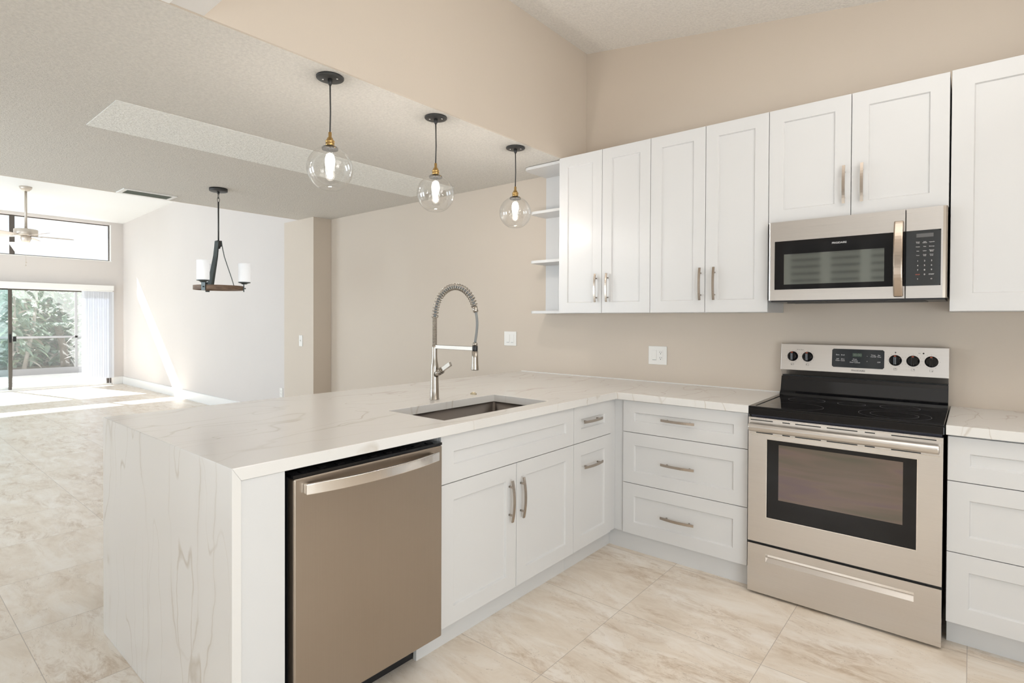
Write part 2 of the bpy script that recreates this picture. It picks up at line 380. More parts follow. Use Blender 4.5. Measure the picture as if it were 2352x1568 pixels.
# clerestory window
def frame_rect(mb, x0, x1, y0, y1, z0, z1, t):
    mb.box(WORLD, x0, x1, z0, z0+t, y0, y1); mb.box(WORLD, x0, x1, z1-t, z1, y0, y1)
    mb.box(WORLD, x0, x1, z0+t, z1-t, y0, y0+t); mb.box(WORLD, x0, x1, z0+t, z1-t, y1-t, y1)
w1 = MB(); frame_rect(w1, XL-.10, XL-.06, -3.6, -.186, 2.458, 3.174, .016)
w1.box(WORLD, XL-.10, XL-.055, 2.475, 3.158, -1.675, -1.605)
w1 = struct(w1.build('window_1', M['bronze']))
MB().box(WORLD, XL-.084, XL-.080, 2.475, 3.157, -3.58, -.203).build('pane', M['pane'], w1)
# sliding door
d1 = MB(); frame_rect(d1, XL-.13, XL-.02, -3.6, -.171, 0.0, 1.9, .022)
d1 = struct(d1.build('door_1', M['bronze']))
MB().box(WORLD, XL-.135, XL+.004, -.001, .031, -3.6, -.171).build('sill', M['sill_glare'], d1)
s1 = MB(); frame_rect(s1, XL-.07, XL-.035, -1.70, -.201, .032, 1.87, .045); s1 = s1.build('sliding_panel', M['bronze'], d1); MB().box(WORLD, XL-.072, XL-.033, .0315, .079, -1.655, -.246).build('bottom_rail', M['sill_glare'], s1)
MB().box(WORLD, XL-.055, XL-.050, .075, 1.825, -1.655, -.246).build('pane', M['pane'], s1)
s2 = MB(); frame_rect(s2, XL-.12, XL-.085, -3.15, -1.64, .03, 1.87, .045); s2 = s2.build('sliding_panel', M['bronze'], d1); MB().box(WORLD, XL-.122, XL-.083, .0315, .079, -3.105, -1.685).build('bottom_rail', M['sill_glare'], s2)
MB().box(WORLD, XL-.105, XL-.100, .075, 1.825, -3.105, -1.685).build('pane', M['tint'], s2)
MB().box(WORLD, XL-.034, XL-.01, .88, 1.03, -1.69, -1.665).box(WORLD, XL-.034, XL+.015, .90, .99, -1.64, -1.60).build('door_handle', M['black_plastic'], d1)
# valance + blinds
tag(MB().box(WORLD, XL+.002, XL+.11, 1.868, 1.966, -3.6, -.154).build('valance', M['white'], bevel=.004), 'long white valance box over the sliding glass door', 'valance')
bl = thing('vertical_blind', (XL+.07, -.42, .12), 'white vertical blind drawn to the right side of the sliding door', 'blinds')
MB().box(WORLD, XL+.05, XL+.08, 1.845, 1.866, -3.5, -.17).build('head_rail', M['white'], bl)
for i in range(12):
    y = -.19-.039*i; a = math.radians(6 if i % 2 else 9)
    dx, dy = math.sin(a)*.043, math.cos(a)*.043
    cxn = XL+.065
    MB().prism([(cxn-dx, y-dy, .14), (cxn, y+.004, .14), (cxn+dx, y+dy, .14), (cxn+dx+.0015, y+dy-.001, .14), (cxn+.001, y+.002, .14), (cxn-dx+.0015, y-dy-.001, .14)], (0, 0, 1.705)).build('vane', M['vane'], bl)

# ------------------------------------------------------------------ outside
sbox('floor', M['deck'], -16.2, XL-.161, -.12, -.02, -7, 3)
sbox('floor', mat('garden_soil', (.3, .24, .18), .9), -34, -16.201, -.2, -.1, -14, 10)
sbox('trim_3', M['white'], XL-.42, XL-.161, 3.20, 3.32, -7.1, .4)
r = thing('lanai_railing', (-16.0, -1.5, 0), 'slim painted screen railing across the patio behind the sliding door', 'railing')
MB().box(WORLD, -16.04, -16.0, .84, .89, -5, 2.5).build('top_rail', M['screen'], r)
MB().box(WORLD, -16.05, -15.99, -.02, .13, -5, 2.5).build('kick_board', M['screen'], r)
sm = bpy.data.materials.new('insect_screen'); sm.use_nodes = True; t_ = sm.node_tree; t_.nodes.clear()
o_ = t_.nodes.new('ShaderNodeOutputMaterial'); m1 = t_.nodes.new('ShaderNodeMixShader'); m2 = t_.nodes.new('ShaderNodeMixShader')
a_ = t_.nodes.new('ShaderNodeBsdfTransparent'); b_ = t_.nodes.new('ShaderNodeBsdfTranslucent'); c_ = t_.nodes.new('ShaderNodeBsdfDiffuse')
b_.inputs[0].default_value = c_.inputs[0].default_value = (.72, .73, .72, 1); m1.inputs[0].default_value = .13; m2.inputs[0].default_value = .5
t_.links.new(b_.outputs[0], m2.inputs[1]); t_.links.new(c_.outputs[0], m2.inputs[2]); t_.links.new(a_.outputs[0], m1.inputs[1]); t_.links.new(m2.outputs[0], m1.inputs[2]); t_.links.new(m1.outputs[0], o_.inputs[0])
MB().box(WORLD, -16.021, -16.019, .13, 2.6, -5, 2.5).build('screen_mesh', sm, r)
for y in (-3.6, -1.9, .02): MB().box(WORLD, -16.04, -16.0, .13, 2.6, y, y+.05).build('post', M['screen'], r)

def leaf(mb, p, d, L, W, droop, mi=0):
    """one folded, drooping blade"""
    d = Vector(d).normalized(); side = d.cross(Vector((0, 0, 1)));
    side = side.normalized() if side.length > .01 else Vector((1, 0, 0))
    pts = []
    for t, wv in ((0, .15), (.35, 1), (.7, .75), (1, .04)):
        c = Vector(p)+d*L*t+Vector((0, 0, -droop*L*t*t))
        pts.append((mb.bm.verts.new(c-side*W*wv), mb.bm.verts.new(c+Vector((0, 0, -.15*W))), mb.bm.verts.new(c+side*W*wv)))
    for a, b in zip(pts, pts[1:]):
        for k in (0, 1):
            f = mb.bm.faces.new((a[k], a[k+1], b[k+1], b[k])); f.material_index = mi
def shrub(x, y, H, R, n, label, L=.32, W=.045, dry=.15, trunks=2, lean=0, name='garden_shrub'):
    t = thing(name, (x, y, -.1), label, 'shrub', 'garden plants beyond the patio')
    st = MB()
    tips = []
    for k in range(trunks):
        a = random.uniform(0, 2*PI); e = Vector((x+math.cos(a)*R*.5, y+math.sin(a)*R*.6+lean, H*.85))
        b = Vector((x+math.cos(a)*.1, y+math.sin(a)*.15, -.1)); m_ = (b+e)/2+Vector((0, lean*.3, .1))
        st.tube([b, b.lerp(m_, .5), m_, m_.lerp(e, .55), e], .03, 8, radii=[.045, .04, .033, .025, .015]); tips += [m_, e]
    st.build('trunk', M['bark'], t)
    lf = MB()
    for i in range(n):
        z = random.uniform(.05, 1)**.8*H; rr = R*math.sqrt(random.random())*(1-.35*abs(z/H-.55)); a = random.uniform(0, 2*PI)
        p = (x+math.cos(a)*rr, y+math.sin(a)*rr, z)
        dd = (math.cos(a)+random.uniform(-.6, .6), math.sin(a)+random.uniform(-.6, .6), random.uniform(-.2, .9))
        leaf(lf, p, dd, L*random.uniform(.6, 1.3), W*random.uniform(.6, 1.3), random.uniform(.2, .8), 1 if random.random() < dry*(1.6-z/H) else 0)
    lf.build('foliage', [M['leaf'], M['leaf_dry']], t)
    return t
shrub(-17.1, -.92, 2.45, .42, 520, 'blue-green leafy shrub right behind the dark door stile', .36, .05, .12, 3, .2)
shrub(-17.1, .72, 2.5, .42, 480, 'tangled shrub with thin pale leaning stems left of the vertical blind', .34, .04, .35, 4, -.3)
shrub(-18.6, -1.5, 2.5, .42, 480, 'leafy green shrub at the left edge, seen through the tinted door panel', .38, .055, .1, 3, .2)
t = thing('palm_tree', (-18.6, .35, -.1), 'palm with a brown trunk and drooping fronds beyond the patio railing', 'palm')
MB().tube([(-18.6, .35, -.1), (-18.6, .29, .5), (-18.58, .17, 1.1)], .09, 10, radii=[.11, .09, .08]).build('trunk', mat('brown_bark', (.30, .24, .20), .9), t)
pf = MB()
for k in range(11):
    a = 2*PI*k/11+.2; d = Vector((math.cos(a), math.sin(a), .75)).normalized(); b = Vector((-18.58, .17, 1.12)); prev = b
    for s in range(1, 15):
        tt = s/14; c = b+d*.75*tt+Vector((0, 0, -.85*tt*tt)); side = d.cross(Vector((0, 0, 1))).normalized()
        for sg in (-1, 1): leaf(pf, c, side*sg+d*.6, .34*(1-.5*tt), .014, .5)
pf.build('foliage', M['leaf'], t)
hd = MB()
for i in range(3800):
    p = (-20.6+random.uniform(-.6, .5), random.uniform(-6.5, 3.5), random.uniform(-.1, 2.95)); a = random.uniform(-1.2, 1.2)
    leaf(hd, p, (math.cos(a), math.sin(a), random.uniform(-.5, .7)), random.uniform(.25, .5), random.uniform(.04, .09), .5, 1 if random.random() < .25-.08*p[2] else 0)
hd = hd.build('hedge', [M['leaf'], M['leaf_dry']]); hd['kind'] = 'stuff'; tag(hd, 'dense leafy hedge filling the far side of the garden', 'hedge')
# back drop of ground slope behind the hedge
sbox('wall_garden', mat('garden_wall', (.38, .39, .34), .9), -22.0, -21.8, -.1, 2.6, -9, 7)

# ------------------------------------------------------------------ cabinetry
def shaker(F, a0, a1, h0, h1, d0, t=.02, st=.07, rec=.009):
    """frame-and-panel front, face at d0+t"""
    mb = MB(); bm = mb.bm; sw = min(st, (h1-h0)*.36)
    stx = min(st, (a1-a0)*.3)
    d1 = d0+t
    O = [bm.verts.new(F.p(a, h, d0)) for a, h in ((a0, h0), (a1, h0), (a1, h1), (a0, h1))]
    P1 = [bm.verts.new(F.p(a, h, d1)) for a, h in ((a0, h0), (a1, h0), (a1, h1), (a0, h1))]
    I = [bm.verts.new(F.p(a, h, d1)) for a, h in ((a0+stx, h0+sw), (a1-stx, h0+sw), (a1-stx, h1-sw), (a0+stx, h1-sw))]
    e = .004
    R = [bm.verts.new(F.p(a, h, d1-rec)) for a, h in ((a0+stx+e, h0+sw+e), (a1-stx-e, h0+sw+e), (a1-stx-e, h1-sw-e), (a0+stx+e, h1-sw-e))]
    bm.faces.new(O[::-1]); bm.faces.new(R)
    for i in range(4):
        j = (i+1) % 4
        bm.faces.new((O[i], O[j], P1[j], P1[i])); bm.faces.new((P1[i], P1[j], I[j], I[i])); bm.faces.new((I[i], I[j], R[j], R[i]))
    return mb
def pull(F, a, h, d, L=.187, vert=True):
    """arched flat bar pull on two posts, centred at a,h on face d"""
    mb = MB(); n = 14; path = []
    for i in range(n+1):
        s = -1+2*i/n; dd = d+.020+.011*(1-s*s)
        path.append(F.p(a, h+s*L/2, dd) if vert else F.p(a+s*L/2, h, dd))
    mb.strip(path, .0065, .0028, F.A if vert else (0, 0, 1))
    for s in (-.68, .68):
        dd = d+.020+.011*(1-s*s)
        p0 = F.p(a, h+s*L/2, d) if vert else F.p(a+s*L/2, h, d); p1 = F.p(a, h+s*L/2, dd) if vert else F.p(a+s*L/2, h, dd)
        mb.tube([p0, p1], .0048, 10)
    return mb
def door(F, parent, a0, a1, h0, h1, d0, hp=None, name='door', st=.07, g=.0015):
    o = shaker(F, a0+g, a1-g, h0+g, h1-g, d0, st=st).build(name, M['cab'], parent, bevel=.0012)
    if hp: pull(F, hp[0], hp[1], d0+.02, vert=hp[2]).build('handle', M['nickel'], o, root=parent)
    return o

ZU0, ZU1, DU = 1.378, 2.454, .3055
# upper cabinets
def upper(a0, a1, h0, h1, label, splits, hz, name='wall_cabinet', D=DU):
    t = thing(name, (a0, 0, h0), label, 'cabinet')
    MB().box(STOVE, a0+.001, a1-.001, h0, h1, .001, D-.001).build('body', M['cab'], t)
    for i, (x0, x1, hx) in enumerate(splits): door(STOVE, t, x0, x1, h0, h1, D, (hx, hz, True))
    return t
upper(-1.311, -.625, ZU0, ZU1, 'tall white two-door wall cabinet next to the open shelves at the left', [(-1.311, -.968, -1.007), (-.968, -.625, -.922)], 1.543)
upper(-.625, .060, ZU0, ZU1, 'tall white two-door wall cabinet directly left of the microwave', [(-.625, -.2825, -.307), (-.2825, .060, -.2265)], 1.543)
upper(.060, .822, 1.848, ZU1, 'short wide white two-door cabinet above the microwave', [(.060, .441, .412), (.441, .822, .4885)], 2.007)
t = thing('wall_cabinet', (.826, 0, ZU0), 'tall white wall cabinet right of the microwave, cut by the frame edge', 'cabinet')
MB().box(STOVE, .827, 1.65, ZU0, ZU1+.003, .001, DU-.001).build('body', M['cab'], t)
door(STOVE, t, .826, 1.238, ZU0, ZU1+.003, DU, st=.078); door(STOVE, t, 1.238, 1.65, ZU0, ZU1+.003, DU, st=.078)
# open shelf unit at the left end
t = thing('open_shelf_unit', (-1.48, 0, ZU0), 'white open corner shelf unit on the left end of the wall cabinets', 'shelf')
MB().box(STOVE, -1.65, -1.312, ZU0, ZU1, .001, .018).build('back_panel', M['cab'], t)
def qshelf(z, D, name):
    pts = [(-1.312, -.018, z), (-1.655, -.018, z)]
    x0, y1, rr = -1.655, -D, .04
    pts += [(x0, -D+rr, z)]+[(x0+rr-rr*math.cos(k*PI/8), -D+rr-rr*math.sin(k*PI/8), z) for k in range(1, 4)]+[(x0+rr, -D, z), (-1.312, -D, z)]
    return MB().prism(pts, (0, 0, .02)).build(name, M['cab'], t, bevel=.001)
for z, D in ((1.378, .22), (1.752, .225), (2.118, .225)): qshelf(z, D, 'shelf')
qshelf(ZU1-.022, .295, 'top_board')

# base cabinets: stove wall (face y=-.629)
DB = .609; ZT = .873
def toe(F, a0, a1, d): return MB().box(F, a0, a1, 0, .106, d-.018, d)
t = thing('base_cabinet', (-.29, -.3, 0), 'white three-drawer base cabinet between the corner and the range', 'cabinet')
MB().box(STOVE, -.66, .056, .106, ZT, .02, DB-.001).box(STOVE, -.70, -.643, .106, ZT, .3, .617).build('body', M['cab'], t)
toe(STOVE, -.7495, .056, .597).build('toe_kick', M['cab'], t)
for h0, h1, hz, st in ((.690, .872, .783, .066), (.398, .690, .539, .082), (.106, .398, .246, .082)):
    o = shaker(STOVE, -.640+.0015, .054, h0+.0015, h1-.0015, DB, st=.07).build('drawer', M['cab'], t, bevel=.0012)
    pull(STOVE, -.306, hz, DB+.02, vert=False).build('handle', M['nickel'], o, root=t)
t = thing('base_cabinet', (1.3, -.3, 0), 'white three-drawer base cabinet right of the range, cut by the frame edge', 'cabinet')
MB().box(STOVE, .836, 1.75, .106, ZT, .02, DB-.001).build('body', M['cab'], t)
toe(STOVE, .836, 1.75, .558).build('toe_kick', M['cab'], t)
for h0, h1, hz in ((.686, .868, .783), (.397, .686, .539), (.108, .397, .246)):
    o = shaker(STOVE, .835, 1.748, h0+.0015, h1-.0015, DB, st=.07).build('drawer', M['cab'], t, bevel=.0012)
    pull(STOVE, 1.29, hz, DB+.02, vert=False).build('handle', M['nickel'], o, root=t)
# peninsula (face x=-.689)
DP = -.709
t = thing('base_cabinet', (-1.0, -1.54, 0), 'white sink base cabinet with two doors under the sink', 'cabinet')
MB().box(PEN, -2.010, -1.990, .106, ZT, -1.30, DP-.001).box(PEN, -1.088, -1.070, .106, ZT, -1.30, DP-.001).box(PEN, -1.99, -1.088, .106, .124, -1.30, DP-.001).box(PEN, -1.99, -1.088, .124, ZT, -1.30, -1.285).build('body', M['cab'], t)
toe(PEN, -2.085, -1.070, -.745).build('toe_kick', M['cab'], t)
shaker(PEN, -2.009, -1.0705, .6795, .8715, DP).build('false_front', M['cab'], t, bevel=.0012)
door(PEN, t, -2.0105, -1.541, .106, .678, DP, (-1.592, .516, True)); door(PEN, t, -1.541, -1.069, .106, .678, DP, (-1.511, .515, True))
t = thing('base_cabinet', (-1.0, -.88, 0), 'narrow white base cabinet with one drawer above a pull-out door, in the corner', 'cabinet')
MB().box(PEN, -1.068, -.665, .106, ZT, -1.30, DP-.001).box(PEN, -.679, -.618, .106, ZT, -.80, -.699).build('body', M['cab'], t)
toe(PEN, -1.069, -.598, -.745).build('toe_kick', M['cab'], t)
o = shaker(PEN, -1.0675, -.681, .6795, .8715, DP).build('drawer', M['cab'], t, bevel=.0012); pull(PEN, -.904, .788, DP+.02, vert=False).build('handle', M['nickel'], o, root=t)
door(PEN, t, -1.069, -.68, .106, .678, DP, (-.897, .545, False))
# end filler panel and dining-side back panel
tag(MB().box(PEN, -2.785, -2.655, 0, ZT+.001, -.72, -.678).build('filler_panel', M['cab'], bevel=.001), 'tall white filler panel between the dishwasher and the stone waterfall end', 'panel')
tag(MB().box(PEN, -2.785, -.02, 0, ZT+.001, -1.345, -1.325).build('back_panel', M['cab']), 'white back panel of the peninsula facing the dining room', 'panel')

# ------------------------------------------------------------------ worktops
ZC = .914
XO, XI = -1.907, -.673; YE = -2.812
SX0, SX1, SY0, SY1 = -1.142, -.768, -1.918, -1.190
wt = thing('worktop', (-1.29, -1.4, ZC), 'L-shaped white veined quartz worktop with a waterfall end', 'worktop')
cb = MB(); bm = cb.bm
# L outline with sink hole, built as rectangles sharing edges (top, bottom) then sides
xs = [XO, SX0, SX1, XI, .063]; ys = [YE, SY0, SY1, -.654, -.002]
vt = {}
def V(x, y, z):
    if z < ZC-.01 and y == YE: y = YE+.026
    k = (x, y, z)
    if k not in vt: vt[k] = bm.verts.new(k)
    return vt[k]
cells = set()
for i in range(4):
    for j in range(4):
        if i == 3 and j != 3: continue
        if i == 1 and j == 1: continue
        cells.add((i, j))
for i, j in cells:
    c = [(xs[i], ys[j]), (xs[i+1], ys[j]), (xs[i+1], ys[j+1]), (xs[i], ys[j+1])]
    bm.faces.new([V(x, y, ZC) for x, y in c]); bm.faces.new([V(x, y, ZC-.039) for x, y in c][::-1])
    for (di, dj), (a, b) in {(0, -1): (0, 1), (1, 0): (1, 2), (0, 1): (2, 3), (-1, 0): (3, 0)}.items():
        if (i+di, j+dj) not in cells:
            bm.faces.new([V(*c[a], ZC), V(*c[a], ZC-.039), V(*c[b], ZC-.039), V(*c[b], ZC)])
cb.build('slab', M['quartz'], wt, bevel=.002)
MB().prism([(XO, YE, 0), (XO, YE, ZC), (XO, YE+.026, ZC-.039), (XO, YE+.026, 0)], (XI-XO, 0, 0)).build('waterfall_panel', M['quartz'], wt, bevel=.0012)
MB().box(WORLD, -1.9, .06, ZC, ZC+.004, -.006, -.0015).build('caulk_line', M['white'], wt)
tag(MB().box(WORLD, .829, 1.78, ZC-.039, ZC, -.654, -.002).build('worktop', M['quartz'], bevel=.002), 'short white quartz worktop right of the range', 'worktop')

# sink
sk = thing('sink', (-.955, -1.554, .66), 'undermount stainless steel sink set in the quartz worktop', 'sink')
sb = MB(); bm = sb.bm
def rr_loop(x0, x1, y0, y1, r, z, n=6):
    out = []
    for cx, cy, a0 in ((x1-r, y1-r, 0), (x0+r, y1-r, PI/2), (x0+r, y0+r, PI), (x1-r, y0+r, 1.5*PI)):
        for k in range(n+1):
            a = a0+k*PI/2/n; out.append(bm.verts.new((cx+r*math.cos(a), cy+r*math.sin(a), z)))
    return out
m_ = .004
L1 = rr_loop(SX0-m_-.02, SX1+m_+.02, SY0-m_-.02, SY1+m_+.02, .03, .8745); L2 = rr_loop(SX0-m_, SX1+m_, SY0-m_, SY1+m_, .018, .8745); L3 = rr_loop(SX0-m_, SX1+m_, SY0-m_, SY1+m_, .018, .675); L4 = rr_loop(SX0+.02, SX1-.02, SY0+.02, SY1-.02, .03, .665)
for A, B in ((L1, L2), (L2, L3), (L3, L4)):
    for k in range(len(A)):
        f = bm.faces.new((A[k], A[(k+1) % len(A)], B[(k+1) % len(A)], B[k])); f.smooth = True
bm.faces.new(L4)
sb.build('basin', M['sink'], sk)
MB().lathe((-.955, -1.554, .6655), [(.045, 0), (.045, .002), (.03, .001), (.008, -.001)], 24).build('drain', M['steel_bright'], sk)

# faucet
FX, FY = -1.246, -1.54
fa = thing('faucet', (FX, FY, ZC), 'tall brushed nickel spring-neck faucet standing behind the sink', 'faucet')
MB().lathe((FX, FY, ZC), [(.0255, 0), (.0255, .003), (.0235, .006), (.0225, .06), (.0205, .12), (.0205, .165), (.0195, .18), (.0155, .20), (.0135, .225), (.0135, .272), (.0135, .284)], 32).build('body', M['faucet'], fa)
cp = MB()
for k in range(24): cp.lathe((FX, FY, ZC+.284+k*.006), [(.0105, 0), (.0128, .0015), (.0128, .0042), (.0105, .0057)], 20, cap0=(k == 0), cap1=(k == 23))
cp.build('coil_sleeve', M['faucet'], fa)
# arc centre line
zs0 = ZC+.425; AR = .145; cxa = FX+AR+.004
cl = [Vector((FX, FY, zs0+.002*k)) for k in range(5)]
zc0 = 1.352
arc = []
for k in range(0, 41):
    a = PI-(PI-math.radians(16))*k/40
    arc.append(Vector((cxa+AR*math.cos(a), FY, zc0+AR*math.sin(a))))
line = cl+arc
# resample
def resample(pts, n):
    d = [0]
    for a, b in zip(pts, pts[1:]): d.append(d[-1]+(b-a).length)
    out = []; j = 0
    for i in range(n):
        s = d[-1]*i/(n-1)
        while j < len(d)-2 and d[j+1] < s: j += 1
        out.append(pts[j].lerp(pts[j+1], (s-d[j])/max(1e-9, d[j+1]-d[j])))
    return out
cen = resample(line, 421); hx = []
turns = 27
for i, p in enumerate(cen):
    tdir = (cen[min(i+1, 420)]-cen[max(i-1, 0)]).normalized(); nY = Vector((0, 1, 0)); nB = tdir.cross(nY)
    a = 2*PI*turns*i/420; hx.append(p+(nY*math.cos(a)+nB*math.sin(a))*.0152)
MB().tube(hx, .0028, 6).build('spring', M['faucet'], fa)
MB().tube(cen[::10], .0072, 12).build('inner_hose', M['hose'], fa)
e = cen[-1]; tdir = (cen[-1]-cen[-8]).normalized()
MB().lathe(e-tdir*.006, [(.009, 0), (.0135, .002), (.0135, .028), (.009, .032)], 20, axis=tdir).build('ferrule', M['faucet'], fa)
hp = []
for k in range(13):
    u_ = k/12; p0 = e+tdir*.015; p1 = p0+tdir*.07; p2 = Vector((-.944, FY, 1.28)); p3 = Vector((-.955, FY, 1.215))
    hp.append(p0*(1-u_)**3+p1*3*u_*(1-u_)**2+p2*3*u_*u_*(1-u_)+p3*u_**3)
MB().tube(resample(hp, 12), .0062, 12).build('hose', M['hose'], fa)
MB().strip([(FX+.010, FY, 1.190), (-.968, FY, 1.190)], .0105, .006, (0, 0, 1)).build('support_arm', M['faucet'], fa, bevel=.002)
MB().lathe((-.955, FY, 1.178), [(.0125, 0), (.0135, .002), (.0135, .024), (.0125, .026)], 20).build('clip_ring', M['black_plastic'], fa)
MB().lathe((-.955, FY, 1.0855), [(.0185, 0), (.0188, .004), (.0165, .03), (.0158, .06), (.0155, .0925)], 24).lathe((-.955, FY, 1.204), [(.0125, 0), (.0125, .012), (.009, .016)], 20).build('spray_head', M['faucet'], fa)
ld = Vector((.86, 0, .50)).normalized(); lo = Vector((FX, FY, 1.038))
MB().tube([lo+ld*.010, lo+ld*.056], .0165, 24).tube([lo+ld*.056, lo+ld*.064], .0185, 24).tube([lo+ld*.064, lo+ld*.070], .0150, 24).build('valve', M['faucet'], fa)
MB().strip([lo+ld*.068, lo+ld*.138], .0075, .011, (0, 1, 0)).build('lever', M['faucet'], fa, bevel=.0015)
t = tag(MB().lathe((-1.232, -1.262, ZC), [(.0185, 0), (.0185, .004), (.015, .007), (.012, .0075), (.011, .011), (.004, .0125)], 28).build('air_switch', mat('pale_brass', (.58, .52, .38), .3, metal=1)), 'small round metal push button on the worktop behind the sink', 'button')

# ------------------------------------------------------------------ dishwasher (door face x=-.665)
dwt = thing('dishwasher', (-1.0, -2.33, 0), 'stainless steel dishwasher built into the peninsula', 'dishwasher')
MB().box(PEN, -2.632, -2.027, .108, .845, -1.28, -.717).build('tub', M['black_plastic'], dwt)
MB().box(PEN, -2.634, -2.024, .102, .845, -.705, -.665).build('door', M['steel_v'], dwt, bevel=.006, bseg=3)
MB().box(PEN, -2.634, -2.024, .102, .846, -.716, -.7055).build('door_liner', M['black_plastic'], dwt)
cp = MB().box(PEN, -2.634, -2.024, .8465, .856, -.716, -.667)
for k in range(9): cp.box(PEN, -2.60+k*.065, -2.575+k*.065, .856, .8585, -.706, -.686)
cp.build('control_strip', M['black'], dwt)
MB().box(PEN, -2.632, -2.088, .004, .101, -.78, -.765).build('toe_plate', M['black_plastic'], dwt)
hb = MB(); path = []
for i in range(25):
    s = -1+i/12; path.append(PEN.p(-2.331+s*.272, .812, -.665+.016+.034*(1-abs(s)**2.2)))
hb.strip(path, .017, .006, (0, 0, 1))
for s in (-1, 1): hb.box(PEN, -2.331+s*.264-.008, -2.331+s*.264+.008, .797, .827, -.665, -.645)
hb.build('handle', M['steel_bright'], dwt, bevel=.003, bseg=3)

# ------------------------------------------------------------------ range
rg = thing('range', (.4445, -.33, 0), 'freestanding stainless steel electric range with black glass cooktop', 'range')
RX0, RX1 = .066, .823
MB().box(STOVE, RX0+.006, RX1-.006, .03, .872, .03, .635).build('body', mat('dark_enamel', (.03, .03, .05), .4), rg)
ct = MB().box(STOVE, RX0-.002, RX1+.002, .872, .906, .07, .657)
ct.box(STOVE, RX0-.002, RX1+.002, .906, .914, .632, .657); ct.box(STOVE, RX0-.002, RX0+.022, .906, .914, .10, .632); ct.box(STOVE, RX1-.022, RX1+.002, .906, .914, .10, .632)
ct.build('cooktop_frame', M['black'], rg, bevel=.003)
MB().box(STOVE, RX0+.0225, RX1-.0225, .906, .911, .10, .6315).build('glass_top', M['black'], rg)
ringm = mat('burner_print', (.22, .22, .23), .3)
def ring(mb, F, cx, cz, r, wdt, plane, seg=56):
    for k in range(seg):
        a, b = 2*PI*k/seg, 2*PI*(k+1)/seg
        mb.bm.faces.new([mb.bm.verts.new(p) for p in ((cx+r*math.cos(a), cz+r*math.sin(a), plane), (cx+(r+wdt)*math.cos(a), cz+(r+wdt)*math.sin(a), plane), (cx+(r+wdt)*math.cos(b), cz+(r+wdt)*math.sin(b), plane), (cx+r*math.cos(b), cz+r*math.sin(b), plane))])
for cx, cy, rs in ((.245, -.50, (.115,)), (.235, -.24, (.085,)), (.64, -.48, (.135, .09)), (.64, -.22, (.08,)), (.44, -.24, (.06,))):
    for r_ in rs:
        b = MB(); ring(b, WORLD, cx, cy, r_, .0014, .9113); b.build('burner_ring', ringm, rg)
# riser behind the cooktop
MB().prism([STOVE.p(RX0+.002, h, d) for h, d in ((.905, .03), (.905, .105), (.925, .100), (.94, .082), (1.000, .066), (1.018, .060), (1.018, .03))], (RX1-RX0-.004, 0, 0)).build('back_riser', M['black'], rg)
MB().box(STOVE, RX0+.004, RX1-.004, 1.0, 1.20, .012, .052).build('backguard_body', M['dark'], rg)
bg = MB().prism([STOVE.p(RX0, h, d) for h, d in ((1.024, .052), (1.026, .060), (1.056, .078), (1.202, .062), (1.205, .056), (1.203, .030), (1.024, .03))], (RX1-RX0, 0, 0))
bg = bg.build('control_panel', M['steel'], rg, bevel=.002)
def dbg(h): return .078-.016*(h-1.056)/.146
DSP = MB().prism([STOVE.p(a, h, dbg(h)+.0005) for a, h in ((.330, 1.084), (.553, 1.084), (.560, 1.091), (.560, 1.175), (.553, 1.182), (.330, 1.182), (.323, 1.175), (.323, 1.091))], (0, -.002, 0)).build('display_panel', M['ctrl'], rg)
rgd = lambda h: dbg(h)+.0027
MB().prism([STOVE.p(a, h, rgd(h)) for a, h in ((.418, 1.142), (.462, 1.142), (.462, 1.162), (.418, 1.162))], (0, -.0006, 0)).build('clock_screen', M['lcd'], DSP, root=rg)
def rtxt(n, s, size, a, h, m='glyph', par=None, dd=.0036):
    o = text(n, s, size, STOVE, a, h, dbg(h)+dd, M[m], rg)
    if par is not None: o.parent = par
    return o
rtxt('clock_digits', '00:00', .017, .44, 1.152, 'glyph_dim', DSP, .0045)
for s, a, h in (('Bake', .350, 1.150), ('Broil', .374, 1.150), ('Self\nClean', .350, 1.124), ('Slow\nCook', .374, 1.124), ('Oven\nPreheat\nDoor Locked', .430, 1.121), ('Timer\nOn/Off', .512, 1.150), ('Set\nTime', .537, 1.150), ('^', .485, 1.146), ('v', .485, 1.121), ('OFF', .537, 1.118)):
    rtxt('button_print', s, .0085, a, h, 'glyph', DSP)
rtxt('logo_lettering', 'FRIGIDAIRE', .0125, .4455, 1.069, 'glyph_dark', None, .001)
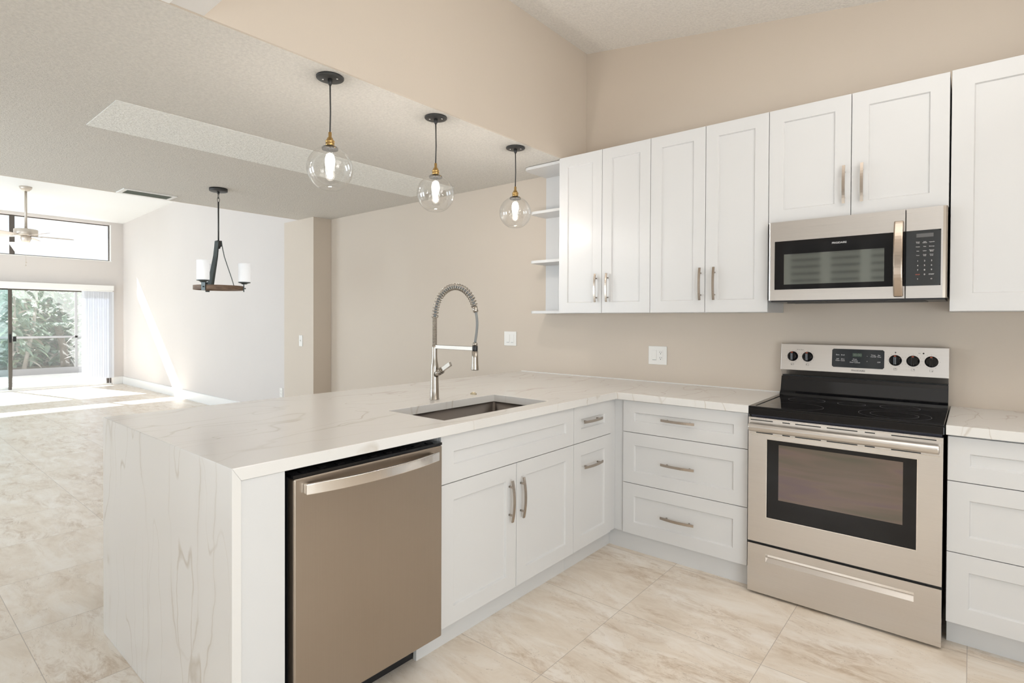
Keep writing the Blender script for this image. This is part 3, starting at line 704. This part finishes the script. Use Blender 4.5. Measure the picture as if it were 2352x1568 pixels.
# knobs
def knob(a, h):
    n = Vector((0, -1, .11)).normalized(); c = STOVE.p(a, h, dbg(h))
    k = MB().lathe(c, [(.0275, 0), (.0275, .003), (.0235, .004), (.0225, .018), (.020, .021)], 28, axis=n).build('knob', M['black'], rg)
    MB().box(STOVE, a-.006, a+.006, h-.021, h+.021, dbg(h)+.018, dbg(h)+.032).build('knob_grip', M['black'], k, root=rg, bevel=.003)
    MB().box(STOVE, a-.0045, a+.0045, h+.020, h+.0255, dbg(h)+.016, dbg(h)+.0235).build('pointer', M['red_mark'], k, root=rg)
    d = MB()
    for j in range(11):
        an = math.radians(-150+30*j); x, z = a+math.sin(an)*.034, h+math.cos(an)*.034
        d.box(STOVE, x-.0009, x+.0009, z-.0009, z+.0009, dbg(z), dbg(z)+.0005)
    d.build('dial_marks', M['glyph_dark'], k, root=rg)
for i, a in enumerate((.127, .203, .607, .680, .754)):
    knob(a, 1.132)
    bx = MB(); z0 = 1.083; fr = STOVE
    for (x0, x1, h0, h1) in ((-.007, .007, 0, .0007), (-.007, .007, .0093, .01), (-.007, -.0063, 0, .01), (.0063, .007, 0, .01)): bx.box(fr, a+x0, a+x1, z0+h0, z0+h1, dbg(z0), dbg(z0)+.0009)
    ox, oz = ((-.004, .002), (-.004, .007), (0, .007), (.004, .007), (.004, .002))[i]
    bx.box(fr, a+ox-.0015, a+ox+.0015, z0+oz-.0015, z0+oz+.0015, dbg(z0), dbg(z0)+.0009); bx.build('burner_symbol', M['glyph_dark'], rg)
rtxt('dial_print', 'Hi  Lo  Warm', .006, .165, 1.170, 'glyph_dark', None, .001)
for a in (.607, .722): MB().lathe(STOVE.p(a, 1.172, dbg(1.172)), [(.0035, 0), (.0035, .001)], 14, axis=(0, -1, 0)).build('indicator_light', M['black'], rg)
rtxt('dial_print', 'Hot', .006, .706, 1.172, 'glyph_dark', None, .001)
# oven door
DF = .670
od = MB(); A0, A1, H0, H1 = RX0+.003, RX1-.001, .258, .862; W0, W1, G0, G1 = .155, .737, .386, .762
od.box(STOVE, A0, W0, H0, H1, .64, DF); od.box(STOVE, W1, A1, H0, H1, .64, DF); od.box(STOVE, W0, W1, H0, G0, .64, DF); od.box(STOVE, W0, W1, G1, H1, .64, DF)
od = od.build('oven_door', M['steel'], rg)
bz = MB(); e = .0035
for q4 in ((W0-e, W1+e, G0-e, G0), (W0-e, W1+e, G1, G1+e), (W0-e, W0, G0, G1), (W1, W1+e, G0, G1)): bz.box(STOVE, *q4, DF-.002, DF+.0015)
bz.build('window_bezel', M['steel_bright'], od, root=rg)
MB().box(STOVE, W0, W1, G0, G1, .655, DF-.003).build('window_border', M['black'], od, root=rg)
MB().box(STOVE, .206, .690, .478, .742, DF-.003, DF-.0022).build('oven_window', M['oven_glass'], od, root=rg)
def slots(h, rows):
    for a0, a1 in rows: MB().box(STOVE, a0, a1, h-.0022, h+.0022, DF-.004, DF+.0004).build('vent_slot', M['dark'], od, root=rg)
slots(.850, ((.078, .180), (.222, .255), (.277, .384), (.407, .526), (.553, .590), (.648, .800)))
slots(.790, ((.105, .180), (.222, .255), (.277, .384), (.407, .526), (.553, .590), (.648, .750)))
MB().box(STOVE, .075, .812, .783, .7865, DF, DF+.003).box(STOVE, .075, .812, .8565, .8595, DF, DF+.003).build('door_rib', M['steel_bright'], od, root=rg)
hb = MB(); prof = [(.800, DF), (.798, DF+.026), (.804, DF+.038), (.822, DF+.042), (.834, DF+.034), (.838, DF+.018), (.838, DF)]
hb.prism([STOVE.p(.076, h, d) for h, d in prof], (.812-.076, 0, 0)); hb.build('oven_handle', M['steel'], od, root=rg, bevel=.006, bseg=3)
# drawer with recessed grip
dr = MB(); H0, H1 = .012, .246; X0, X1, Z0, Z1 = .152, .731, .168, .207
dr.box(STOVE, A0, X0, H0, H1, .64, DF); dr.box(STOVE, X1, A1, H0, H1, .64, DF); dr.box(STOVE, X0, X1, H0, Z0, .64, DF); dr.box(STOVE, X0, X1, Z1, H1, .64, DF)
dr = dr.build('storage_drawer', M['steel'], rg)
MB().prism([STOVE.p(X0, h, d) for h, d in ((Z0, .645), (Z0, DF-.001), (Z0+.022, .652), (Z1, .650), (Z1, .645))], (X1-X0, 0, 0)).build('recessed_grip', M['steel_bright'], dr, root=rg)
MB().box(STOVE, A0, A1, .2465, .2575, .62, .655).build('gap_strip', M['dark'], rg)
for x in (.13, .76): MB().lathe((x, -.605, 0), [(.017, 0), (.017, .008), (.007, .009), (.007, .031)], 16).build('foot', M['black_plastic'], rg)

# ------------------------------------------------------------------ microwave
mw = thing('microwave', (.45, -.2, 1.437), 'stainless over-the-range microwave mounted above the range', 'microwave')
MX0, MX1, MZ0, MZ1, MD = .085, .819, 1.438, 1.8465, .385
MB().box(STOVE, .066, .8185, 1.445, 1.846, .02, .350).build('body', M['black_plastic'], mw)
md = MB()
GX0, GX1, GZ0, GZ1 = .108, .664, 1.494, 1.745
md.prism([(.0785, -.352, MZ0), (.0785, -MD+.006, MZ0), (.081, -MD+.0015, MZ0), (.086, -MD, MZ0), (GX0, -MD, MZ0), (GX0, -.352, MZ0)], (0, 0, MZ1-MZ0)); md.box(STOVE, GX0, .6665, MZ0, GZ0, .352, MD); md.box(STOVE, GX0, .6665, GZ1, MZ1, .352, MD)
md = md.build('door', M['steel'], mw)
MB().box(STOVE, GX0, .6665, GZ0, GZ1, .36, MD-.0015).build('door_glass', M['black'], md, root=mw)
MB().box(STOVE, .153, .587, 1.520, 1.676, MD-.0015, MD-.0008).build('door_window', M['mw_glass'], md, root=mw)
text('logo_lettering', 'FRIGIDAIRE', .0125, STOVE, .402, 1.717, MD-.0013, M['glyph'], mw)
pn = MB().box(STOVE, .6705, .804, MZ0, GZ0, .352, MD).box(STOVE, .6705, .804, GZ1, MZ1, .352, MD).box(STOVE, .797, .804, GZ0, GZ1, .352, MD)
pn = pn.build('control_housing', M['steel'], mw)
MB().prism([(.804, -.352, MZ0), (.804, -MD, MZ0), (.814, -MD+.003, MZ0), (.8195, -MD+.012, MZ0), (.8195, -.352, MZ0)], (0, 0, MZ1-MZ0)).build('end_trim', M['steel_v'], mw)
cpn = MB().prism([STOVE.p(a, h, .36) for a, h in ((.6705, GZ0), (.789, GZ0), (.797, GZ0+.008), (.797, GZ1-.008), (.789, GZ1), (.6705, GZ1))], (0, -(MD-.0015-.36), 0)).build('control_panel', M['ctrl'], mw)
MB().box(STOVE, .708, .770, 1.713, 1.730, MD-.0015, MD-.0009).build('clock_screen', mat('grey_display', (.12, .12, .12), .2), cpn, root=mw)
def mt(s, a, h, size, m='glyph'):
    o = text('button_print', s, size, STOVE, a, h, MD-.0013, M[m], mw); o.parent = cpn
col3 = (.714, .739, .764)
for i, r4 in enumerate((('Sensor\nCook', 'Auto\nDefrost', 'Vegetable'), ('Reheat', 'Pizza', 'Beverage'), ('Melt', 'Soften', 'Popcorn\nBaked'), ('Timer', 'Cook\nTime', 'Power\nLevel'))):
    for c, s in zip(col3, r4): mt(s, c, 1.690-.0195*i, .0052)
for i, r4 in enumerate((('1', '2', '3'), ('4', '5', '6'), ('7', '8', '9'), ('STOP', '0', 'START'))):
    for c, s in zip(col3, r4): mt(s, c, 1.606-.0205*i, .0095 if len(s) == 1 else .0068, 'glyph_red' if s == 'STOP' else 'glyph')
mt('Y', .714, 1.524, .0075); mt('O', .764, 1.524, .0075)
hb = MB(); path = []
for i in range(25):
    s = -1+i/12; path.append(STOVE.p(.643, 1.620+s*.174, MD+.006+.036*(1-abs(s)**2.4)))
hb.strip(path, .0185, .006, (1, 0, 0))
for s in (-1, 1): hb.box(STOVE, .631, .655, 1.620+s*.165-.009, 1.620+s*.165+.009, MD, MD+.012)
hb.build('handle', mat('bronzed_steel', (.46, .385, .32), .24, metal=1), md, root=mw, bevel=.0055, bseg=3)
un_ = MB().box(STOVE, .09, .812, 1.430, 1.4445, .03, .375); un_.build('underside_grille', M['black_plastic'], mw)
MB().box(STOVE, .15, .74, 1.4265, 1.4295, .10, .30).build('grease_filter', M['iron'], mw)

# ------------------------------------------------------------------ plates on the walls
def plate(F, a, h, d, wd, ht, label, kind, cat):
    t = thing('wall_switch' if 'switch' in cat else 'wall_outlet', F.p(a, h, d), label, cat)
    MB().box(F, a-wd/2, a+wd/2, h-ht/2, h+ht/2, d+.0005, d+.006).build('plate', M['plastic'], t, bevel=.002)
    n = len(kind)
    for i, k in enumerate(kind):
        c = a+(i-(n-1)/2)*.046
        if k == 'r':
            MB().box(F, c-.0165, c+.0165, h-.034, h+.034, d+.006, d+.0085).build('rocker', M['plastic'], t, bevel=.001)
            MB().box(F, c-.013, c+.013, h-.0318, h-.0295, d+.0085, d+.0092).build('rocker_slot', M['hose'], t)
        elif k == 't':
            MB().box(F, c-.005, c+.005, h-.012, h+.012, d+.006, d+.008).box(F, c-.0035, c+.0035, h+.001, h+.010, d+.008, d+.018).build('toggle', M['plastic'], t)
        else:
            MB().box(F, c-.0165, c+.0165, h-.034, h+.034, d+.006, d+.0075).build('receptacle', M['plastic'], t, bevel=.001)
            s = MB()
            for z in (-.0195, .0175):
                s.box(F, c-.0075, c-.0055, h+z, h+z+.009, d+.0075, d+.0079); s.box(F, c+.0055, c+.0075, h+z+.001, h+z+.009, d+.0075, d+.0079)
                s.lathe(F.p(c, h+z-.006, d+.0075), [(.0027, 0), (.0027, .0004)], 12, axis=F.N)
            s.build('receptacle_slots', M['slot'], t)
    return t
plate(STOVE, -2.021, 1.175, 0, .13, .117, 'white double rocker switch on the dining wall behind the faucet', 'rr', 'switch')
plate(STOVE, -.721, 1.095, 0, .132, .124, 'white two-gang plate with a switch and an outlet under the wall cabinets', 'ro', 'outlet')
plate(STOVE, -4.945, 1.081, .219, .075, .125, 'single white switch plate on the projecting wall beside the dining niche', 't', 'switch')
plate(Frame((1, 0, 0), (0, -1, 0)), -5.87, .385, -YL, .075, .118, 'low white outlet on the living room wall just above the worktop line', 'o', 'outlet')

# ------------------------------------------------------------------ pendants
def pendant(y, label):
    X = -1.396
    t = thing('pendant_light', (X, y, ZB), label, 'pendant lamp', 'glass globe pendants over the peninsula')
    cpy = MB().lathe((X, y, ZB), [(.062, -.0005), (.062, -.007), (.060, -.009), (.012, -.011)], 40, axis=(0, 0, 1)).build('canopy', M['iron'], t)
    MB().lathe((X, y, ZB-.010), [(.011, 0), (.010, -.018), (.006, -.028)], 16).build('strain_relief', M['iron'], t)
    for s in (-1, 1): MB().lathe((X+.028*s, y+.02*s, ZB-.0095), [(.005, 0), (.0045, -.002), (.002, -.003)], 12).build('screw', M['steel_bright'], t)
    pts = [(X, y, ZB-.03), (X+.0015, y, ZB-.09), (X+.002, y+.001, ZB-.16), (X, y, 2.20)]
    MB().tube(pts, .0033, 8).build('cord', M['iron'], t)
    MB().lathe((X, y, 2.133), [(.0195, 0), (.0195, .018), (.0175, .020), (.021, .022), (.021, .027), (.016, .031), (.013, .040), (.0075, .045), (.0075, .066), (.005, .069)], 24).build('socket', M['brass'], t)
    MB().lathe((X, y, 2.120), [(.036, -.001), (.037, .006), (.034, .011), (.020, .014)], 32).build('shade_holder', M['iron'], t)
    MB().tube([(X+.034, y, 2.124), (X+.043, y, 2.124)], .0028, 8).tube([(X-.034, y, 2.124), (X-.043, y, 2.124)], .0028, 8).build('thumb_screw', M['brass'], t)
    R = .1035; cz = 2.031; pr = []
    th0 = math.asin(.034/R); th1 = PI-math.asin(.045/R)
    for k in range(33):
        a = th0+(th1-th0)*k/32; pr.append((R*math.sin(a), R*math.cos(a)))
    g = MB().lathe((X, y, cz), [(.034, 2.124-cz)]+pr+[(pr[-1][0]-.0015, pr[-1][1]+.002)], 48, cap0=False, cap1=False).build('globe', M['globe'], t)
    MB().lathe((X, y, 2.133), [(.013, 0), (.013, -.02), (.020, -.04), (.027, -.075), (.027, -.10), (.018, -.135), (.012, -.15)], 24, cap0=False).build('bulb', M['globe'], t)
    MB().lathe((X, y, 2.033), [(.006, .070), (.017, .062), (.0225, .042), (.022, .022), (.014, .005), (.004, 0)], 20).lathe((X, y, 1.985), [(.004, .036), (.012, .030), (.0145, .017), (.011, .004), (.004, 0)], 16).build('filament_glare', M['bulb'], t)  # two blobs swollen beyond a filament to carry the bulb's glare
    return t
pendant(-2.058, 'glass globe pendant nearest the camera, leftmost of the three over the peninsula')
pendant(-1.400, 'middle glass globe pendant of the three over the peninsula')
pendant(-.703, 'glass globe pendant closest to the wall cabinets, smallest of the three in view')
for y in (-2.058, -1.4, -.703):
    l = bpy.data.lights.new('pendant_glow', 'POINT'); l.energy = 4.6; l.color = (1, .93, .86); l.shadow_soft_size = .02
    o = bpy.data.objects.new('pendant_glow', l); COL.objects.link(o); o.location = (-1.396, y, 2.045-.075)

# ------------------------------------------------------------------ chandelier
CX, CY = -4.123, -1.446
ch = thing('chandelier', (CX, CY, ZB), 'dark metal and wood ring chandelier with frosted glass shades in the dining area', 'chandelier')
MB().lathe((CX, CY, ZB), [(.072, -.0005), (.072, -.024), (.066, -.027), (.012, -.029)], 36).lathe((CX, CY, ZB-.029), [(.010, 0), (.008, -.02)], 16).build('canopy', M['iron'], ch)
lk = MB()
for cz, ax in ((ZB-.065, 'x'), (ZB-.098, 'y')):
    pts = []
    for k in range(17):
        a = 2*PI*k/16; dx = .009*math.cos(a); pts.append((CX+(dx if ax == 'x' else 0), CY+(dx if ax == 'y' else 0), cz+.022*math.sin(a)))
    lk.tube(pts, .0022, 6, cap=False)
lk.build('chain_link', M['iron'], ch)
MB().tube([(CX, CY, ZB-.115), (CX, CY, 1.99)], .006, 12).build('rod', M['iron'], ch)
MB().box(WORLD, CX-.022, CX+.022, 1.955, 2.005, CY-.022, CY+.022).lathe((CX, CY, 1.935), [(.012, 0), (.018, .02)], 12).build('hub', M['iron'], ch, bevel=.003)
RR = .194; RZ = 1.578
MB().lathe((CX, CY, RZ), [(RR-.018, 0), (RR, 0), (RR, .036), (RR-.018, .036), (RR-.018, 0)], 64, cap0=False, cap1=False, smooth=False).build('wood_ring', M['wood'], ch)
# camera-relative azimuths: right axis and depth axis on the floor
fr = Vector((fw.x, fw.y, 0)).normalized(); rr_ = Vector((rt.x, rt.y, 0)).normalized()
az0 = math.atan2(rr_.y, rr_.x)
for deg in (233, 353, 113):
    a = az0+math.radians(deg+31); dv = Vector((math.cos(a), math.sin(a), 0)); c0 = Vector((CX, CY, 0)); tg = Vector((-dv.y, dv.x, 0))
    path = [c0+dv*r_+Vector((0, 0, z)) for r_, z in ((.024, 1.998), (.030, 1.95), (.045, 1.87), (.075, 1.77), (.103, 1.68), (.122, 1.61), (.130, 1.600), (RR-.017, 1.598))]
    MB().strip(path, .017, .003, tg).build('arm_strap', M['iron_blue'], ch)
    bk = MB(); bk.strip([c0+dv*(RR+.004)+Vector((0, 0, RZ-.012)), c0+dv*(RR+.004)+Vector((0, 0, RZ+.058))], .017, .004, tg)
    bk.lathe(c0+dv*(RR+.008)+Vector((0, 0, RZ+.055)), [(.018, 0), (.03, .008), (.050, .013), (.050, .018), (.018, .019)], 28)
    bk.tube([c0+dv*(RR+.004)+Vector((0, 0, RZ+.018)), c0+dv*(RR+.020)+Vector((0, 0, RZ+.018))], .005, 8)
    bk.build('shade_bracket', M['iron_blue'], ch)
    sp = c0+dv*(RR+.008)+Vector((0, 0, RZ+.0745))
    sh = MB().lathe(sp, [(.020, 0), (.047, .001), (.048, .004), (.048, .162), (.0465, .163), (.0455, .160), (.0455, .006)], 32, cap0=False, cap1=False).build('shade', M['frost'], ch)
    MB().lathe(sp, [(.021, 0), (.021, .03)], 16).build('lamp_holder', M['plastic'], ch)

# ------------------------------------------------------------------ ceiling fan
FCX, FCY = -10.05, -1.803; FZ = zl(-10.05)
fn = thing('ceiling_fan', (FCX, FCY, FZ), 'satin nickel ceiling fan with light bowls in the living room', 'ceiling fan')
MB().lathe((FCX, FCY, FZ+.004), [(.078, 0), (.072, -.03), (.045, -.06), (.02, -.072)], 28).build('canopy', M['fan_metal'], fn)
MB().tube([(FCX, FCY, FZ-.07), (FCX, FCY, 2.67)], .017, 14).build('downrod', M['fan_metal'], fn)
MB().lathe((FCX, FCY, 2.655), [(.02, .03), (.03, .006), (.136, .002), (.143, -.004), (.143, -.082), (.136, -.09), (.06, -.092)], 36).build('motor_housing', M['fan_metal'], fn)
MB().lathe((FCX, FCY, 2.55), [(.06, .015), (.065, -.03), (.05, -.07), (.03, -.10)], 28).build('switch_housing', M['fan_metal'], fn)
for k in range(5):
    a = az0+math.radians(41+6+72*k); dv = Vector((math.cos(a), math.sin(a), 0)); tg = Vector((-dv.y, dv.x, .22)).normalized(); c0 = Vector((FCX, FCY, 2.560))
    MB().strip([c0+dv*.06, c0+dv*.15, c0+dv*.19+Vector((0, 0, -.006))], .02, .004, tg).build('blade_arm', M['fan_metal'], fn)
    prof = [(.17, .045), (.28, .060), (.42, .068), (.53, .064), (.57, .035)]
    mb = MB(); up_ = dv.cross(tg).normalized()*.005
    pts = [c0+dv*r_+tg*w_ for r_, w_ in prof]+[c0+dv*r_-tg*w_ for r_, w_ in prof[::-1]]
    mb.prism(pts, up_).build('blade', M['fan_blade'], fn)
for k in range(4):
    a = az0+math.radians(40+90*k); dv = Vector((math.cos(a), math.sin(a), -.55)).normalized(); c0 = Vector((FCX, FCY, 2.46))
    MB().tube([c0, c0+dv*.07], .018, 10).build('lamp_arm', M['brass'], fn)
    MB().lathe(c0+dv*.06, [(.025, 0), (.045, .03), (.07, .08), (.085, .115), (.08, .12), (.03, .1)], 24, axis=dv, cap0=False).build('glass_bowl', M['fan_bowl'], fn)
for dx, z in ((.01, 2.17), (-.02, 2.13)): MB().tube([(FCX+dx, FCY, 2.43), (FCX+dx, FCY, z)], .0015, 6).lathe((FCX+dx, FCY, z-.02), [(.008, 0), (.01, .01), (.004, .02)], 10).build('pull_chain', M['fan_metal'], fn)

# ------------------------------------------------------------------ ceiling vents
vt_ = thing('ceiling_vent', (-4.85, -1.76, ZB), 'long white slotted air vent in the dining ceiling near the living room edge', 'vent')
vb = MB(); x0, x1, y0, y1 = -4.965, -4.735, -1.975, -1.555; f = .035
for q4 in ((x0, x1, y0, y0+f), (x0, x1, y1-f, y1), (x0, x0+f, y0+f, y1-f), (x1-f, x1, y0+f, y1-f)): vb.box(WORLD, q4[0], q4[1], ZB-.008, ZB-.0005, q4[2], q4[3])
vb.build('frame', M['white'], vt_)
MB().box(WORLD, x0+f, x1-f, ZB-.002, ZB-.0006, y0+f, y1-f).build('backing', mat('duct_green_grey', (.15, .17, .14), .8), vt_)
sl = MB()
for k in range(7):
    x = x0+f+.01+k*.0225; sl.prism([(x, y0+f, ZB-.002), (x+.014, y0+f, ZB-.012), (x+.0155, y0+f, ZB-.011), (x+.0015, y0+f, ZB-.002)], (0, y1-y0-2*f, 0))
sl.build('louvers', mat('louver_paint', (.42, .45, .40), .5), vt_)
v2 = thing('ceiling_vent', (-1.12, -2.96, ZB), 'white air vent in the kitchen soffit at the top edge of the frame', 'vent')
MB().box(WORLD, -1.286, -.96, ZB-.012, ZB-.0005, -3.14, -2.762).build('frame', M['white'], v2, bevel=.004)
sl = MB()
for k in range(9): sl.box(WORLD, -1.25, -.995, ZB-.0128, ZB-.012, -3.11+k*.037, -3.095+k*.037)
sl.build('louvers', M['hose'], v2)

# ------------------------------------------------------------------ windows behind the camera (reflected in the glass doors)
w2 = MB(); frame_rect(w2, -1.019, .379, Y0-.08, Y0-.02, 1.001, 2.359, .03) if False else None
w2 = MB()
for a0, a1, h0, h1 in ((-1.019, .379, 1.001, 1.05), (-1.019, .379, 2.31, 2.359), (-1.019, -.97, 1.05, 2.31), (.33, .379, 1.05, 2.31), (-.55, -.51, 1.05, 2.31), (-.12, -.08, 1.05, 2.31)):
    w2.box(WORLD, a0, a1, h0, h1, Y0-.05, Y0+.02)
w2 = struct(w2.build('window_2', M['white']))
sh = MB()
for a0, a1 in ((-.965, -.555), (-.505, -.125), (-.075, .325)):
    for z0_ in range(14): sh.prism([(a0+.03, Y0+.030, 1.062+z0_*.089), (a0+.03, Y0+.036, 1.064+z0_*.089), (a0+.03, Y0-.020, 1.134+z0_*.089), (a0+.03, Y0-.026, 1.131+z0_*.089)], (a1-a0-.06, 0, 0))
    sh.box(WORLD, a0, a0+.03, 1.05, 2.31, Y0-.03, Y0+.02); sh.box(WORLD, a1-.03, a1, 1.05, 2.31, Y0-.03, Y0+.02)
sh.build('shutter_louvers', M['white'], w2)
MB().box(WORLD, -.969, .329, 1.051, 2.309, Y0-.075, Y0-.07).build('pane', M['dark'], w2)  # opaque dark backing, added to put shade between the louvers
w3 = MB()
for a0, a1, h0, h1 in ((.621, 2.399, .751, .80), (.621, 2.399, 2.31, 2.359), (.621, .67, .80, 2.31), (2.35, 2.399, .80, 2.31)): w3.box(WORLD, a0, a1, h0, h1, Y0-.08, Y0-.02)
w3 = struct(w3.build('window_3', M['white']))
MB().box(WORLD, .67, 2.35, .80, 2.31, Y0-.055, Y0-.050).build('pane', M['pane'], w3)

for o in bpy.data.objects:
    if '_o' in o: del o['_o']
